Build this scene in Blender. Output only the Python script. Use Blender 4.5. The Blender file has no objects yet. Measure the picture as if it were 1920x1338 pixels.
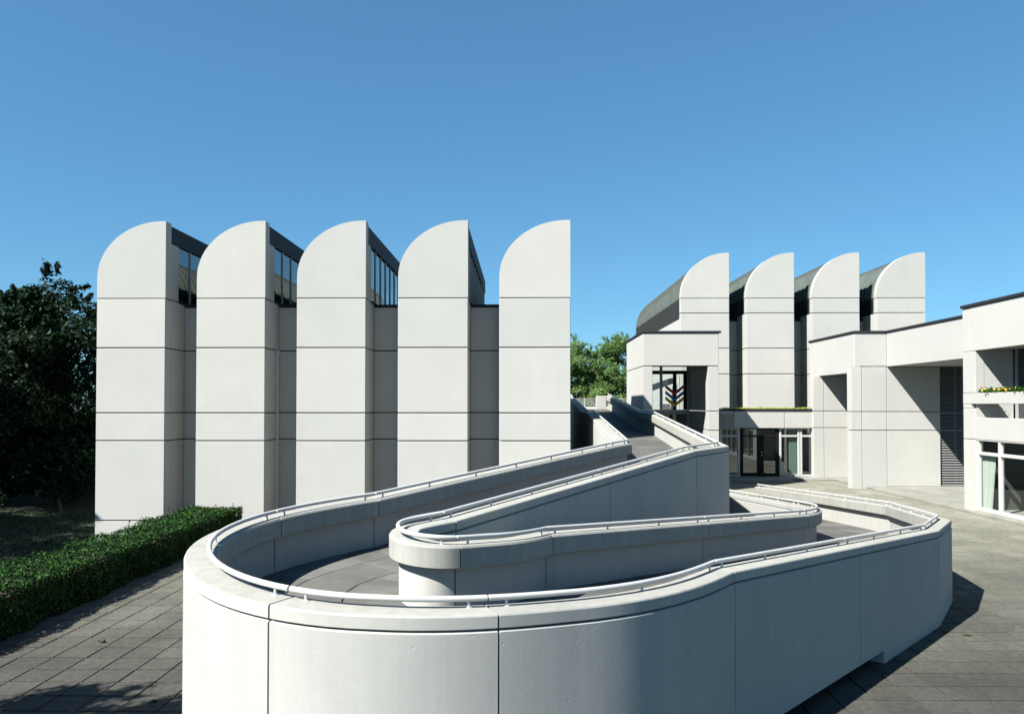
import bpy, math, random
import numpy as np
from mathutils import Vector

random.seed(7); rng = np.random.default_rng(11)
S = bpy.context.scene
COL = S.collection
R = math.radians

# ---------------------------------------------------------------- camera, sky, sun, exposure
H = 4.2                       # camera height above the paved court
FPX, PIT, VPX, HOR = 1450.0, R(1.0), 980.0, 760.0     # focal length in photo pixels, pitch, vanishing point, horizon row
YAW = math.atan((VPX - 960) / FPX)
PY = HOR - FPX * math.tan(PIT)
cam = bpy.data.cameras.new('camera'); cam_o = bpy.data.objects.new('camera', cam); COL.objects.link(cam_o)
cam_o.location = (0, 0, H); cam_o.rotation_euler = (R(90) + PIT, 0, YAW)
cam.sensor_width = 36; cam.lens = FPX / 1920 * 36; cam.shift_y = (PY - 669) / 1920
cam.clip_start = 0.1; cam.clip_end = 3000
S.camera = cam_o

SUN_DIR = Vector((1.2, .97, -1.57)).normalized()      # the way the light travels
el = math.asin(-SUN_DIR.z); az = math.atan2(-SUN_DIR.x, -SUN_DIR.y)
w = bpy.data.worlds.new('World'); S.world = w; w.use_nodes = True
nt = w.node_tree; nt.nodes.clear()
sky = nt.nodes.new('ShaderNodeTexSky'); sky.sky_type = 'NISHITA'; sky.sun_disc = False
sky.sun_elevation = el; sky.sun_rotation = az; sky.altitude = 300; sky.air_density = 1.0; sky.dust_density = 0.08; sky.ozone_density = 3.0
bgn = nt.nodes.new('ShaderNodeBackground'); bgn.inputs[1].default_value = 0.053
wo = nt.nodes.new('ShaderNodeOutputWorld')
tint = nt.nodes.new('ShaderNodeMix'); tint.data_type = 'RGBA'; tint.blend_type = 'MULTIPLY'; tint.inputs[0].default_value = 1; tint.inputs[7].default_value = (.59, 1.13, 1.46, 1)   # even colour balance and softer gradient of the slide film, the same all round
gam = nt.nodes.new('ShaderNodeGamma'); gam.inputs[1].default_value = .68
nt.links.new(sky.outputs[0], gam.inputs[0]); nt.links.new(gam.outputs[0], tint.inputs[6]); nt.links.new(tint.outputs[2], bgn.inputs[0]); nt.links.new(bgn.outputs[0], wo.inputs[0])
sun = bpy.data.lights.new('sun', 'SUN'); sun.energy = 5.0; sun.angle = R(0.53); sun.color = (1.0, 0.965, 0.90)
sun_o = bpy.data.objects.new('sun', sun); COL.objects.link(sun_o)
sun_o.rotation_euler = SUN_DIR.to_track_quat('-Z', 'Y').to_euler(); sun_o.location = (-30, -30, 50)
S.view_settings.view_transform = 'Standard'; S.view_settings.look = 'None'
S.view_settings.exposure = 1.62; S.view_settings.gamma = 1.0
S.render.engine = 'CYCLES'
S.cycles.max_bounces = 6; S.cycles.diffuse_bounces = 3; S.cycles.glossy_bounces = 3; S.cycles.transparent_max_bounces = 12

# ---------------------------------------------------------------- photo pixel + depth -> point of the place
_fw = np.array([-math.sin(YAW) * math.cos(PIT), math.cos(YAW) * math.cos(PIT), math.sin(PIT)])
_rt = np.array([math.cos(YAW), math.sin(YAW), 0.0]); _up = np.cross(_rt, _fw)
def PX(px, py, Y):
    r = _fw + _rt * (px - 960) / FPX + _up * (PY - py) / FPX
    r = r * (Y / r[1]); return float(r[0]), Y, float(r[2]) + H
def X_(px, Y, py=760): return PX(px, py, Y)[0]
def Z_(py, Y, px=960): return PX(px, py, Y)[2]
def proj(p):
    q = np.array([p[0], p[1], p[2] - H]); d = q @ _fw
    if d < .2: return (-9999, -9999)
    return 960 + FPX * (q @ _rt) / d, PY - FPX * (q @ _up) / d

# ---------------------------------------------------------------- materials
M = {}
def newmat(name):
    m = bpy.data.materials.new(name); m.use_nodes = True; M[name] = m
    n = m.node_tree; b = n.nodes['Principled BSDF']; return m, n, b
def N(n, t, **k):
    x = n.nodes.new(t)
    for a, v in k.items(): setattr(x, a, v)
    return x
def ramp(n, src, stops):
    r = N(n, 'ShaderNodeValToRGB'); e = r.color_ramp.elements
    e[0].position, e[0].color = stops[0][0], (*stops[0][1], 1); e[1].position, e[1].color = stops[-1][0], (*stops[-1][1], 1)
    for p, c in stops[1:-1]:
        q = e.new(p); q.color = (*c, 1)
    n.links.new(src, r.inputs[0]); return r.outputs[0]
def noise(n, vec, scale, detail=4, rough=.55):
    x = N(n, 'ShaderNodeTexNoise'); x.inputs['Scale'].default_value = scale; x.inputs['Detail'].default_value = detail
    x.inputs['Roughness'].default_value = rough; n.links.new(vec, x.inputs['Vector']); return x.outputs[0]
def mul(n, a, b, fac=1.0, mode='MULTIPLY'):
    x = N(n, 'ShaderNodeMix', data_type='RGBA', blend_type=mode); x.inputs[0].default_value = fac
    for s, v in ((6, a), (7, b)):
        if hasattr(v, 'links') or hasattr(v, 'is_linked'): n.links.new(v, x.inputs[s])
        else: x.inputs[s].default_value = (*v, 1)
    return x.outputs[2]
def wpos(n, sc=(1, 1, 1)):
    g = N(n, 'ShaderNodeNewGeometry'); mp = N(n, 'ShaderNodeMapping'); mp.inputs['Scale'].default_value = sc
    n.links.new(g.outputs['Position'], mp.inputs[0]); return mp.outputs[0]
def bump(n, b, h, strength, dist):
    x = N(n, 'ShaderNodeBump'); x.inputs['Strength'].default_value = strength; x.inputs['Distance'].default_value = dist
    n.links.new(h, x.inputs['Height']); n.links.new(x.outputs[0], b.inputs['Normal']); return x
def G(v): return (v, v, v)

def concrete(name, col, mott, streak, grain, pits=0.0, rough=.75):
    m, n, b = newmat(name)
    p = wpos(n)
    c = mul(n, col, ramp(n, noise(n, p, .9, 5), [(.3, G(1 - mott)), (.7, G(1 + mott * .15))]))
    c = mul(n, c, ramp(n, noise(n, p, 14, 3), [(.3, G(1 - mott * .6)), (.7, G(1.0))]))
    c = mul(n, c, ramp(n, noise(n, wpos(n, (5, 5, .22)), 1.4, 4, .65), [(.38, G(1 - streak)), (.62, G(1.0))]))
    oi = N(n, 'ShaderNodeObjectInfo'); c = mul(n, c, ramp(n, oi.outputs['Random'], [(0, (.925, .93, .935)), (1, (1, 1, .985))]))
    n.links.new(c, b.inputs['Base Color']); b.inputs['Roughness'].default_value = rough
    b.inputs['Specular IOR Level'].default_value = .25
    h = noise(n, p, 60, 3)
    if pits:
        v = N(n, 'ShaderNodeTexVoronoi'); v.inputs['Scale'].default_value = 4.5; v.inputs['Randomness'].default_value = 1
        n.links.new(p, v.inputs['Vector'])
        wv = N(n, 'ShaderNodeMath', operation='MULTIPLY'); n.links.new(ramp(n, v.outputs['Distance'], [(.02, G(0)), (.06, G(1))]), wv.inputs[0]); wv.inputs[1].default_value = pits
        lo = N(n, 'ShaderNodeMath', operation='MULTIPLY'); n.links.new(noise(n, p, 2.2, 3), lo.inputs[0]); lo.inputs[1].default_value = 1.6
        ad = N(n, 'ShaderNodeMath', operation='ADD'); ad2 = N(n, 'ShaderNodeMath', operation='ADD')
        n.links.new(h, ad.inputs[0]); n.links.new(wv.outputs[0], ad.inputs[1]); n.links.new(ad.outputs[0], ad2.inputs[0]); n.links.new(lo.outputs[0], ad2.inputs[1]); h = ad2.outputs[0]
    bump(n, b, h, grain, .006)
    return m
concrete('panel', (.352, .352, .334), .05, .022, .2)
concrete('ramp_wall', (.335, .336, .318), .06, .06, .16, 4.5)
concrete('ramp_beam', (.285, .284, .260), .10, .12, .3, .6, .85)
concrete('filler', (.03, .03, .03), .2, .1, .3)
concrete('stone', (.25, .25, .22), .3, .1, .5)

def plain(name, col, rough=.5, metal=0.0, spec=.5, var=.12, scale=6):
    m, n, b = newmat(name)
    c = mul(n, col, ramp(n, noise(n, wpos(n), scale, 4), [(.3, G(1 - var)), (.7, G(1.0))]))
    n.links.new(c, b.inputs['Base Color']); b.inputs['Roughness'].default_value = rough; b.inputs['Metallic'].default_value = metal
    b.inputs['Specular IOR Level'].default_value = spec; return m
plain('water', (.05, .07, .08), .12, spec=.5)
plain('white_paint', (.40, .40, .387), .35, var=.08)
plain('frame_white', (.38, .38, .37), .4, var=.05)
plain('dark_metal', (.016, .017, .02), .65, .0, .2)
plain('grey_metal', (.27, .275, .275), .4)
plain('copper_seam', (.075, .09, .08), .6, var=.4)
plain('slat_metal', (.17, .172, .172), .5)
plain('black_frame', (.006, .006, .007), .6, spec=.15)
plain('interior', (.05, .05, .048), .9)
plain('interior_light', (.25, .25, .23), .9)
plain('soil', (.05, .04, .03), .95, var=.4)
plain('bark', (.075, .06, .045), .9, var=.5, scale=12)
plain('roofing', (.14, .14, .135), .9, var=.3)
plain('red', (.55, .02, .06), .5, var=.05); plain('blue', (.02, .17, .6), .5, var=.05); plain('ochre', (.80, .42, .03), .5, var=.05)
plain('orange', (.75, .28, .02), .6, var=.2); plain('yellow', (.85, .55, .03), .6, var=.2)
plain('mortar', (.016, .016, .013), .95, var=.4)
plain('curtain', (.40, .42, .37), .9, var=.08)
plain('lamp_white', (.8, .8, .78), .5)

def copper():
    m, n, b = newmat('copper_green')
    p = wpos(n)
    c = ramp(n, noise(n, p, 1.3, 6, .65), [(.3, (.055, .068, .061)), (.5, (.088, .108, .096)), (.75, (.135, .158, .14))])
    c = mul(n, c, ramp(n, noise(n, wpos(n, (1, 6, .5)), 2.0, 4), [(.3, G(.75)), (.65, G(1.0))]))
    n.links.new(c, b.inputs['Base Color']); b.inputs['Roughness'].default_value = .6
    m, n, b = newmat('copper_dark')
    c = ramp(n, noise(n, wpos(n, (1, 5, .6)), 1.6, 5, .65), [(.35, (.006, .007, .006)), (.62, (.014, .015, .013)), (.78, (.04, .052, .045))])
    n.links.new(c, b.inputs['Base Color']); b.inputs['Roughness'].default_value = .6
copper()

def glass(name, tint, mixf):
    m = bpy.data.materials.new(name); m.use_nodes = True; M[name] = m; n = m.node_tree; n.nodes.clear()
    o = N(n, 'ShaderNodeOutputMaterial'); t = N(n, 'ShaderNodeBsdfTransparent'); t.inputs[0].default_value = (*tint, 1)
    g = N(n, 'ShaderNodeBsdfGlossy'); g.inputs['Roughness'].default_value = .015; g.inputs[0].default_value = (.92, .97, .97, 1)
    f = N(n, 'ShaderNodeFresnel'); f.inputs[0].default_value = 1.55
    a = N(n, 'ShaderNodeMath', operation='ADD'); a.inputs[1].default_value = mixf; a.use_clamp = True
    bp = N(n, 'ShaderNodeBump'); bp.inputs['Strength'].default_value = .05; bp.inputs['Distance'].default_value = .02
    n.links.new(noise(n, wpos(n), .8, 2), bp.inputs['Height']); n.links.new(bp.outputs[0], g.inputs['Normal'])
    mx = N(n, 'ShaderNodeMixShader'); n.links.new(f.outputs[0], a.inputs[0]); gb = N(n, 'ShaderNodeNewGeometry'); iv = N(n, 'ShaderNodeMath', operation='SUBTRACT'); iv.inputs[0].default_value = 1.0; n.links.new(gb.outputs['Backfacing'], iv.inputs[1])
    fm = N(n, 'ShaderNodeMath', operation='MULTIPLY'); n.links.new(a.outputs[0], fm.inputs[0]); n.links.new(iv.outputs[0], fm.inputs[1]); n.links.new(fm.outputs[0], mx.inputs[0])   # the far side of a pane adds no second mirror
    n.links.new(t.outputs[0], mx.inputs[1]); n.links.new(g.outputs[0], mx.inputs[2]); n.links.new(mx.outputs[0], o.inputs[0])
glass('glass', (.66, .74, .73), .10)
glass('glass_clear', (.9, .93, .92), .02)
glass('glass_dark', (.38, .44, .44), .10)

def paving():
    m, n, b = newmat('paving')
    p = wpos(n)
    sn = N(n, 'ShaderNodeVectorMath', operation='SNAP'); sn.inputs[1].default_value = (.56, .56, 50)
    n.links.new(p, sn.inputs[0]); wn = N(n, 'ShaderNodeTexWhiteNoise', noise_dimensions='3D'); n.links.new(sn.outputs[0], wn.inputs['Vector'])
    c = ramp(n, wn.outputs['Value'], [(0, (.064, .063, .055)), (.5, (.071, .070, .061)), (1, (.079, .077, .068))])
    sx = N(n, 'ShaderNodeSeparateXYZ'); n.links.new(p, sx.inputs[0])              # slab colour grows paler towards the entrance, darker towards the ramp
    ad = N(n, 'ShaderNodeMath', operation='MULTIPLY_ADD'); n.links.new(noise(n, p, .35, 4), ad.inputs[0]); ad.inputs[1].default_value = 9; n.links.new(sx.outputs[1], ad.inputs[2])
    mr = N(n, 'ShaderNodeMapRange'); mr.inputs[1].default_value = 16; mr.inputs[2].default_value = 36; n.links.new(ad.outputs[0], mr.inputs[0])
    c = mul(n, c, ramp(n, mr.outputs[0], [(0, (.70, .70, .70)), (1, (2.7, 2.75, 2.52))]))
    c = mul(n, c, ramp(n, noise(n, p, .55, 5, .6), [(.32, G(.78)), (.66, G(1.1))]))
    c = mul(n, c, ramp(n, noise(n, p, 9, 6, .7), [(.35, G(.74)), (.6, G(1.08))]))
    c = mul(n, c, ramp(n, noise(n, p, 45, 4, .7), [(.35, G(.62)), (.66, G(1.25))]))
    n.links.new(c, b.inputs['Base Color']); b.inputs['Roughness'].default_value = .9; b.inputs['Specular IOR Level'].default_value = .2
    bump(n, b, noise(n, p, 80, 3), .5, .006)
paving()
def deckmat():
    m, n, b = newmat('deck')
    p = wpos(n); oi = N(n, 'ShaderNodeObjectInfo')
    c = ramp(n, oi.outputs['Random'], [(0, (.07, .069, .063)), (1, (.10, .098, .09))])
    c = mul(n, c, ramp(n, noise(n, p, 1.2, 5, .6), [(.32, G(.6)), (.66, G(1.1))]))
    c = mul(n, c, ramp(n, noise(n, p, 40, 3), [(.35, G(.8)), (.68, G(1.1))]))
    n.links.new(c, b.inputs['Base Color']); b.inputs['Roughness'].default_value = .9
    bump(n, b, noise(n, p, 80, 3), .4, .005)
deckmat()
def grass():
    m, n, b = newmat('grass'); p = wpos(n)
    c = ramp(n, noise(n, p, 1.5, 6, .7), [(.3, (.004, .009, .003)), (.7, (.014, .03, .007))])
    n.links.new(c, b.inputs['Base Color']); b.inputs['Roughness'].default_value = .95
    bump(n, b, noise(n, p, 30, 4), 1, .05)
grass()
def leafmat(name, a, bcol, trans=.35):
    m, n, b = newmat(name)
    at = N(n, 'ShaderNodeAttribute'); at.attribute_name = 'tone'
    c = ramp(n, at.outputs['Fac'], [(0, a), (1, bcol)])
    n.links.new(c, b.inputs['Base Color']); b.inputs['Roughness'].default_value = .6; b.inputs['Specular IOR Level'].default_value = .12
    t = N(n, 'ShaderNodeBsdfTranslucent'); n.links.new(c, t.inputs[0])
    mx = N(n, 'ShaderNodeMixShader'); mx.inputs[0].default_value = trans
    o = n.nodes['Material Output']; n.links.new(b.outputs[0], mx.inputs[1]); n.links.new(t.outputs[0], mx.inputs[2]); n.links.new(mx.outputs[0], o.inputs[0])
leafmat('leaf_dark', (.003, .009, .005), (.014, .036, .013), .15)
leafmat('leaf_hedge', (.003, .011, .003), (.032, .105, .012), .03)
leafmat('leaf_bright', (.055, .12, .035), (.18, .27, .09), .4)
leafmat('leaf_yellow', (.18, .25, .02), (.40, .45, .04), .3)

# ---------------------------------------------------------------- mesh helpers
WORLD = {}
def empty(name, loc, label=None, cat=None, group=None, kind=None):
    o = bpy.data.objects.new(name, None); o.empty_display_size = .3; COL.objects.link(o); o.location = loc; WORLD[o.name] = Vector(loc)
    tag(o, label, cat, group, kind); return o
def tag(o, label=None, cat=None, group=None, kind=None):
    if label: o['label'] = label
    if cat: o['category'] = cat
    if group: o['group'] = group
    if kind: o['kind'] = kind
def place(o, parent, wloc):
    wloc = Vector(wloc); COL.objects.link(o); WORLD[o.name] = wloc
    if parent: o.parent = parent; o.location = wloc - WORLD[parent.name]
    else: o.location = wloc
class MB:
    def __init__(s): s.v = []; s.f = []; s.m = []
    def add(s, vs, fs, mi=0):
        k = len(s.v); s.v += [tuple(v) for v in vs]; s.f += [[i + k for i in f] for f in fs]; s.m += [mi] * len(fs); return s
    def box(s, x0, x1, y0, y1, z0, z1, c=0.0, mi=0):
        if x0 > x1: x0, x1 = x1, x0
        if y0 > y1: y0, y1 = y1, y0
        if z0 > z1: z0, z1 = z1, z0
        if c <= 0:
            return s.add([(x, y, z) for x in (x0, x1) for y in (y0, y1) for z in (z0, z1)],
                         [(0, 1, 3, 2), (4, 6, 7, 5), (0, 4, 5, 1), (2, 3, 7, 6), (0, 2, 6, 4), (1, 5, 7, 3)], mi)
        V = []; idx = {}
        lo = (x0, y0, z0); hi = (x1, y1, z1)
        for sx in (0, 1):
            for sy in (0, 1):
                for sz in (0, 1):
                    sg = (sx, sy, sz)
                    for ax in range(3):
                        p = []
                        for k in range(3):
                            e = lo[k] if sg[k] == 0 else hi[k]
                            if k != ax: e += c if sg[k] == 0 else -c
                            p.append(e)
                        idx[(sg, ax)] = len(V); V.append(p)
        F = []
        for ax in range(3):
            o = [k for k in range(3) if k != ax]
            for sd in (0, 1):
                q = []
                for a, b_ in ((0, 0), (1, 0), (1, 1), (0, 1)):
                    sg = [0, 0, 0]; sg[ax] = sd; sg[o[0]] = a; sg[o[1]] = b_; q.append(idx[(tuple(sg), ax)])
                F.append(q)
            for a in (0, 1):
                for b_ in (0, 1):
                    s0 = [0, 0, 0]; s0[o[0]] = a; s0[o[1]] = b_; s1 = list(s0); s1[ax] = 1
                    F.append([idx[(tuple(s0), o[0])], idx[(tuple(s1), o[0])], idx[(tuple(s1), o[1])], idx[(tuple(s0), o[1])]])
        for sx in (0, 1):
            for sy in (0, 1):
                for sz in (0, 1): F.append([idx[((sx, sy, sz), k)] for k in range(3)])
        return s.add(V, F, mi)
    def prism_y(s, prof, y0, y1, mi=0, cap=True):          # profile in (x, z), extruded along y
        n = len(prof); V = [(x, y0, z) for x, z in prof] + [(x, y1, z) for x, z in prof]
        F = [(i, (i + 1) % n, n + (i + 1) % n, n + i) for i in range(n)]
        if cap: F += [tuple(range(n - 1, -1, -1)), tuple(range(n, 2 * n))]
        return s.add(V, F, mi)
    def tube(s, pts, r, n=8, mi=0, cap=True):
        pts = [Vector(p) for p in pts]; k = len(pts); V = []
        rr = r if isinstance(r, (list, tuple)) else [r] * k
        for i, p in enumerate(pts):
            d = (pts[min(i + 1, k - 1)] - pts[max(i - 1, 0)]).normalized()
            a = d.orthogonal().normalized() if abs(d.z) > .9 else Vector((d.y, -d.x, 0)).normalized()
            b_ = d.cross(a)
            for j in range(n):
                t = 2 * math.pi * j / n; V.append(p + (a * math.cos(t) + b_ * math.sin(t)) * rr[i])
        F = [(i * n + j, i * n + (j + 1) % n, (i + 1) * n + (j + 1) % n, (i + 1) * n + j) for i in range(k - 1) for j in range(n)]
        if cap: F += [tuple(range(n - 1, -1, -1)), tuple(range((k - 1) * n, k * n))]
        return s.add(V, F, mi)
    def build(s, name, mats, parent=None, label=None, cat=None, group=None, kind=None, smooth=False, ang=35):
        if not isinstance(mats, (list, tuple)): mats = [mats]
        V = np.array(s.v, float); lo = V.min(0); hi = V.max(0)
        org = Vector(((lo[0] + hi[0]) / 2, (lo[1] + hi[1]) / 2, lo[2]))
        me = bpy.data.meshes.new(name); me.from_pydata([tuple(v) for v in V - np.array(org)], [], s.f)
        for q in mats: me.materials.append(M[q])
        if len(mats) > 1: me.polygons.foreach_set('material_index', s.m)
        import bmesh
        bm = bmesh.new(); bm.from_mesh(me); bmesh.ops.recalc_face_normals(bm, faces=bm.faces); bm.to_mesh(me); bm.free()
        if smooth:
            me.polygons.foreach_set('use_smooth', [True] * len(me.polygons))
            try: me.set_sharp_from_angle(angle=R(ang))
            except Exception: pass
        o = bpy.data.objects.new(name, me); place(o, parent, org); tag(o, label, cat, group, kind); return o
def bx(name, mat, parent, x0, x1, y0, y1, z0, z1, c=.008, **k):
    return MB().box(x0, x1, y0, y1, z0, z1, c).build(name, mat, parent, **k)

def leaves(name, mat, pos, nrm, size, parent=None, tone=None, aspect=.55, **k):
    """many small rhombic leaves; pos, nrm: (n,3)"""
    n = len(pos); nrm = nrm / (np.linalg.norm(nrm, axis=1, keepdims=True) + 1e-9)
    a = rng.normal(size=(n, 3)); a -= nrm * (a * nrm).sum(1, keepdims=True); a /= np.linalg.norm(a, axis=1, keepdims=True) + 1e-9
    b = np.cross(nrm, a); s = (size * rng.uniform(.6, 1.3, n))[:, None]
    V = np.empty((n, 4, 3)); V[:, 0] = pos - a * s * .5; V[:, 2] = pos + a * s * .5 - nrm * s * .10
    V[:, 1] = pos + b * s * .5 * aspect + nrm * s * .08; V[:, 3] = pos - b * s * .5 * aspect + nrm * s * .08
    V = V.reshape(-1, 3); lo = V.min(0); hi = V.max(0); org = Vector(((lo[0] + hi[0]) / 2, (lo[1] + hi[1]) / 2, lo[2]))
    V = V - np.array(org)
    me = bpy.data.meshes.new(name); me.vertices.add(4 * n); me.vertices.foreach_set('co', V.ravel())
    me.loops.add(4 * n); me.loops.foreach_set('vertex_index', np.arange(4 * n)); me.polygons.add(n)
    me.polygons.foreach_set('loop_start', np.arange(n) * 4); me.polygons.foreach_set('loop_total', np.full(n, 4))
    me.update(); me.materials.append(M[mat])
    at = me.attributes.new('tone', 'FLOAT', 'POINT'); t = rng.uniform(0, 1, n) if tone is None else tone
    at.data.foreach_set('value', np.repeat(t, 4).astype(np.float32))
    o = bpy.data.objects.new(name, me); place(o, parent, org); tag(o, **k); return o

# ================================================================ THE SETTING: ground, court
def ground():
    m = MB(); n = 24; ex = [-900 + 1800 * i / n for i in range(n + 1)]
    m.add([(-900, -900, -.62), (900, -900, -.62), (900, 900, -.62), (-900, 900, -.62)], [(0, 1, 2, 3)])
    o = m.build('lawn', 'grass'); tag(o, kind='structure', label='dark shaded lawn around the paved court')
ground()
pav = MB().box(-11.3, 17.38, -6, 62, -.6, -.035).build('pavement', 'mortar'); tag(pav, kind='structure', label='grey slab paving of the court')

# ramp centre data: ramp-side top edges of both parapets as (x, y, height below eye, joint?)
def herm(p0, a0, p1, a1, n, k=1.08):
    L = math.dist(p0[:2], p1[:2]) * k; out = []
    for i in range(1, n + 1):
        t = i / n; h00 = 2*t**3 - 3*t*t + 1; h10 = t**3 - 2*t*t + t; h01 = -2*t**3 + 3*t*t; h11 = t**3 - t*t
        x = h00*p0[0] + h10*L*math.cos(R(a0)) + h01*p1[0] + h11*L*math.cos(R(a1))
        y = h00*p0[1] + h10*L*math.sin(R(a0)) + h01*p1[1] + h11*L*math.sin(R(a1))
        out.append([x, y, p0[2] + (p1[2] - p0[2]) * t, False])
    return out
def line(p0, p1, n, js=()):
    return [[p0[j] + (p1[j] - p0[j]) * i / n for j in range(3)] + [i in js] for i in range(1, n + 1)]
def J(l, i=-1): l[i][3] = True; return l
K1 = (2.22, 9.46, 1.965); M1 = (.47, 7.50, 1.85); M2 = (-1.25, 6.83, 1.745); M3 = (-3.61, 9.75, 1.62); K2 = (-2.30, 12.39, 1.50)
CO = (2.22, 18.89, 1.0); CE = (2.8, 19.87, .97)
SEGS_O = [
    J(line((9.55, 32, 3.32), (9.9, 21.3, 2.72), 8, (4,))), J(line((9.9, 21.3, 2.72), (8.88, 16.95, 2.46), 4)), J(line((8.88, 16.95, 2.46), (7.66, 15.15, 2.385), 3)),
    J(line((7.66, 15.15, 2.385), K1, 8, (4,))),
    J(herm(K1, 239, M1, 211, 12) + J(herm(M1, 211, M2, 180, 14, 1.04), 6) + J(J(herm(M2, 180, M3, 90, 24, 1.06), 4), 19) + J(herm(M3, 90, K2, 47, 16), 5)),
    J(line(K2, CO, 8)), J(line(CO, CE, 2)),
    J(line(CE, (2.8, 29.3, .28), 8, (4,))), J(line((2.8, 29.3, .28), (2.8, 32.2, .28), 2)), J(line((2.8, 32.2, .28), (2.8, 44, -.57), 8, (4,)))]
EO = [[9.55, 32, 3.32, True]] + [p for s in SEGS_O for p in s]
K3 = (.42, 10.70, 1.78); N1 = (-.36, 9.45, 1.68); N2 = (-1.06, 8.98, 1.62); N3 = (-1.65, 9.62, 1.55); K4 = (-1.15, 10.32, 1.50)
K5 = (3.67, 17.97, 1.03); KC = (4.75, 19.38, 1.0)
SEGS_I = [
    J(line((7.15, 32, 3.32), (7.45, 20.9, 2.64), 8, (4,))), J(herm((7.45, 20.9, 2.64), 270, (6.95, 18.1, 2.44), 247, 4)), J(herm((6.95, 18.1, 2.44), 247, (6.13, 16.71, 2.34), 227, 3)),
    J(line((6.13, 16.71, 2.34), K3, 8, (4,))),
    J(herm(K3, 246, N1, 221, 12) + J(herm(N1, 221, N2, 180, 14), 7) + herm(N2, 180, N3, 90, 24, 1.2) + herm(N3, 90, K4, 44, 16)),
    J(line(K4, K5, 8, (4,))), J(line(K5, KC, 2)),
    J(line(KC, (4.75, 29.3, .28), 8, (4,))), J(line((4.75, 29.3, .28), (4.75, 32.2, .28), 2)), J(line((4.75, 32.2, .28), (4.75, 44, -.57), 8, (4,)))]
EI = [[7.15, 32, 3.32, True]] + [p for s in SEGS_I for p in s]
def normals(path, side):
    P = [np.array(p[:2]) for p in path]; out = []
    for i in range(len(P)):
        d0 = P[i] - P[i - 1] if i else P[1] - P[0]; d1 = P[i + 1] - P[i] if i < len(P) - 1 else P[-1] - P[-2]
        d0 = d0 / np.linalg.norm(d0); d1 = d1 / np.linalg.norm(d1)
        n0 = np.array([-d0[1], d0[0]]) * side; n1 = np.array([-d1[1], d1[0]]) * side
        n = n0 + n1; n /= np.linalg.norm(n); n /= max(.6, float(n @ n0)); out.append(n)
    return out
NO = normals(EO, 1); NI = normals(EI, -1)

# slabs of the court: the largest in view one by one, the rest as one sheet of slabs
def inside(x, y, poly):
    c = False; j = len(poly) - 1
    for i in range(len(poly)):
        if (poly[i][1] > y) != (poly[j][1] > y) and x < (poly[j][0] - poly[i][0]) * (y - poly[i][1]) / (poly[j][1] - poly[i][1]) + poly[i][0]: c = not c
        j = i
    return c
RAMP_POLY = [(p[0] + n[0] * .3, p[1] + n[1] * .3) for p, n in zip(EO, NO)] + [(p[0], p[1]) for p in reversed(EI)]
def slabs():
    g = .56; e = .012; cand = []; rest = []
    for i in range(-19, 32):
        for j in range(4, 82):
            x = i * g + g / 2; y = j * g + g / 2
            if x < -10.8 or x > 17.3 or y > 45.5: continue
            if x < -9.3 and y > 9: continue
            ins = inside(x, y, RAMP_POLY)
            if (y > 25.8 and x < 1.8) or (38 < y and 5.8 < x < 9.7): continue
            u, v = proj((x, y, 0)); vis = False
            if 0 < u < 343 and v < 1338: vis = True
            if 1480 < u < 1920 and v < 1338:
                t = (v - 1129) / (1338 - 1129); vis = u > (1784 - t * 290 if v > 1129 else 1784) or (v < 930 and u > 1540)
            if ins: vis = False
            a = 1 / (y * y) / y
            (cand if vis else rest).append((a, x, y))
    cand.sort(reverse=True); own = cand[:290]; rest += cand[290:]
    h = g / 2 - e; hy = g / 2 - .020; c = .004
    def vs(x, y, z, tx=0, ty=0):
        q = []
        for zz, hh, hq in ((-.05, h, hy), (-c, h, hy), (0, h - c, hy - c)):
            for sx, sy in ((-1, -1), (1, -1), (1, 1), (-1, 1)): q.append((x + sx * hh, y + sy * hq, z + zz + sx * tx + sy * ty))
        return q
    fs = [(8, 9, 10, 11)] + [(k + a, k + (a + 1) % 4, k + 4 + (a + 1) % 4, k + 4 + a) for k in (0, 4) for a in range(4)]
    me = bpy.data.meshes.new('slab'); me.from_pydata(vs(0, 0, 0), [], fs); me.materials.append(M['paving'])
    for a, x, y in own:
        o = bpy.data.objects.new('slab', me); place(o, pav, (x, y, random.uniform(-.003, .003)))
        o.rotation_euler = (random.uniform(-.006, .006), random.uniform(-.006, .006), random.uniform(-.004, .004))
    m = MB()
    for a, x, y in rest: m.add(vs(x, y, random.uniform(-.003, .003), random.uniform(-.0015, .0015), random.uniform(-.0015, .0015)), fs)
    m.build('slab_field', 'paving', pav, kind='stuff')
slabs()

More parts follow.
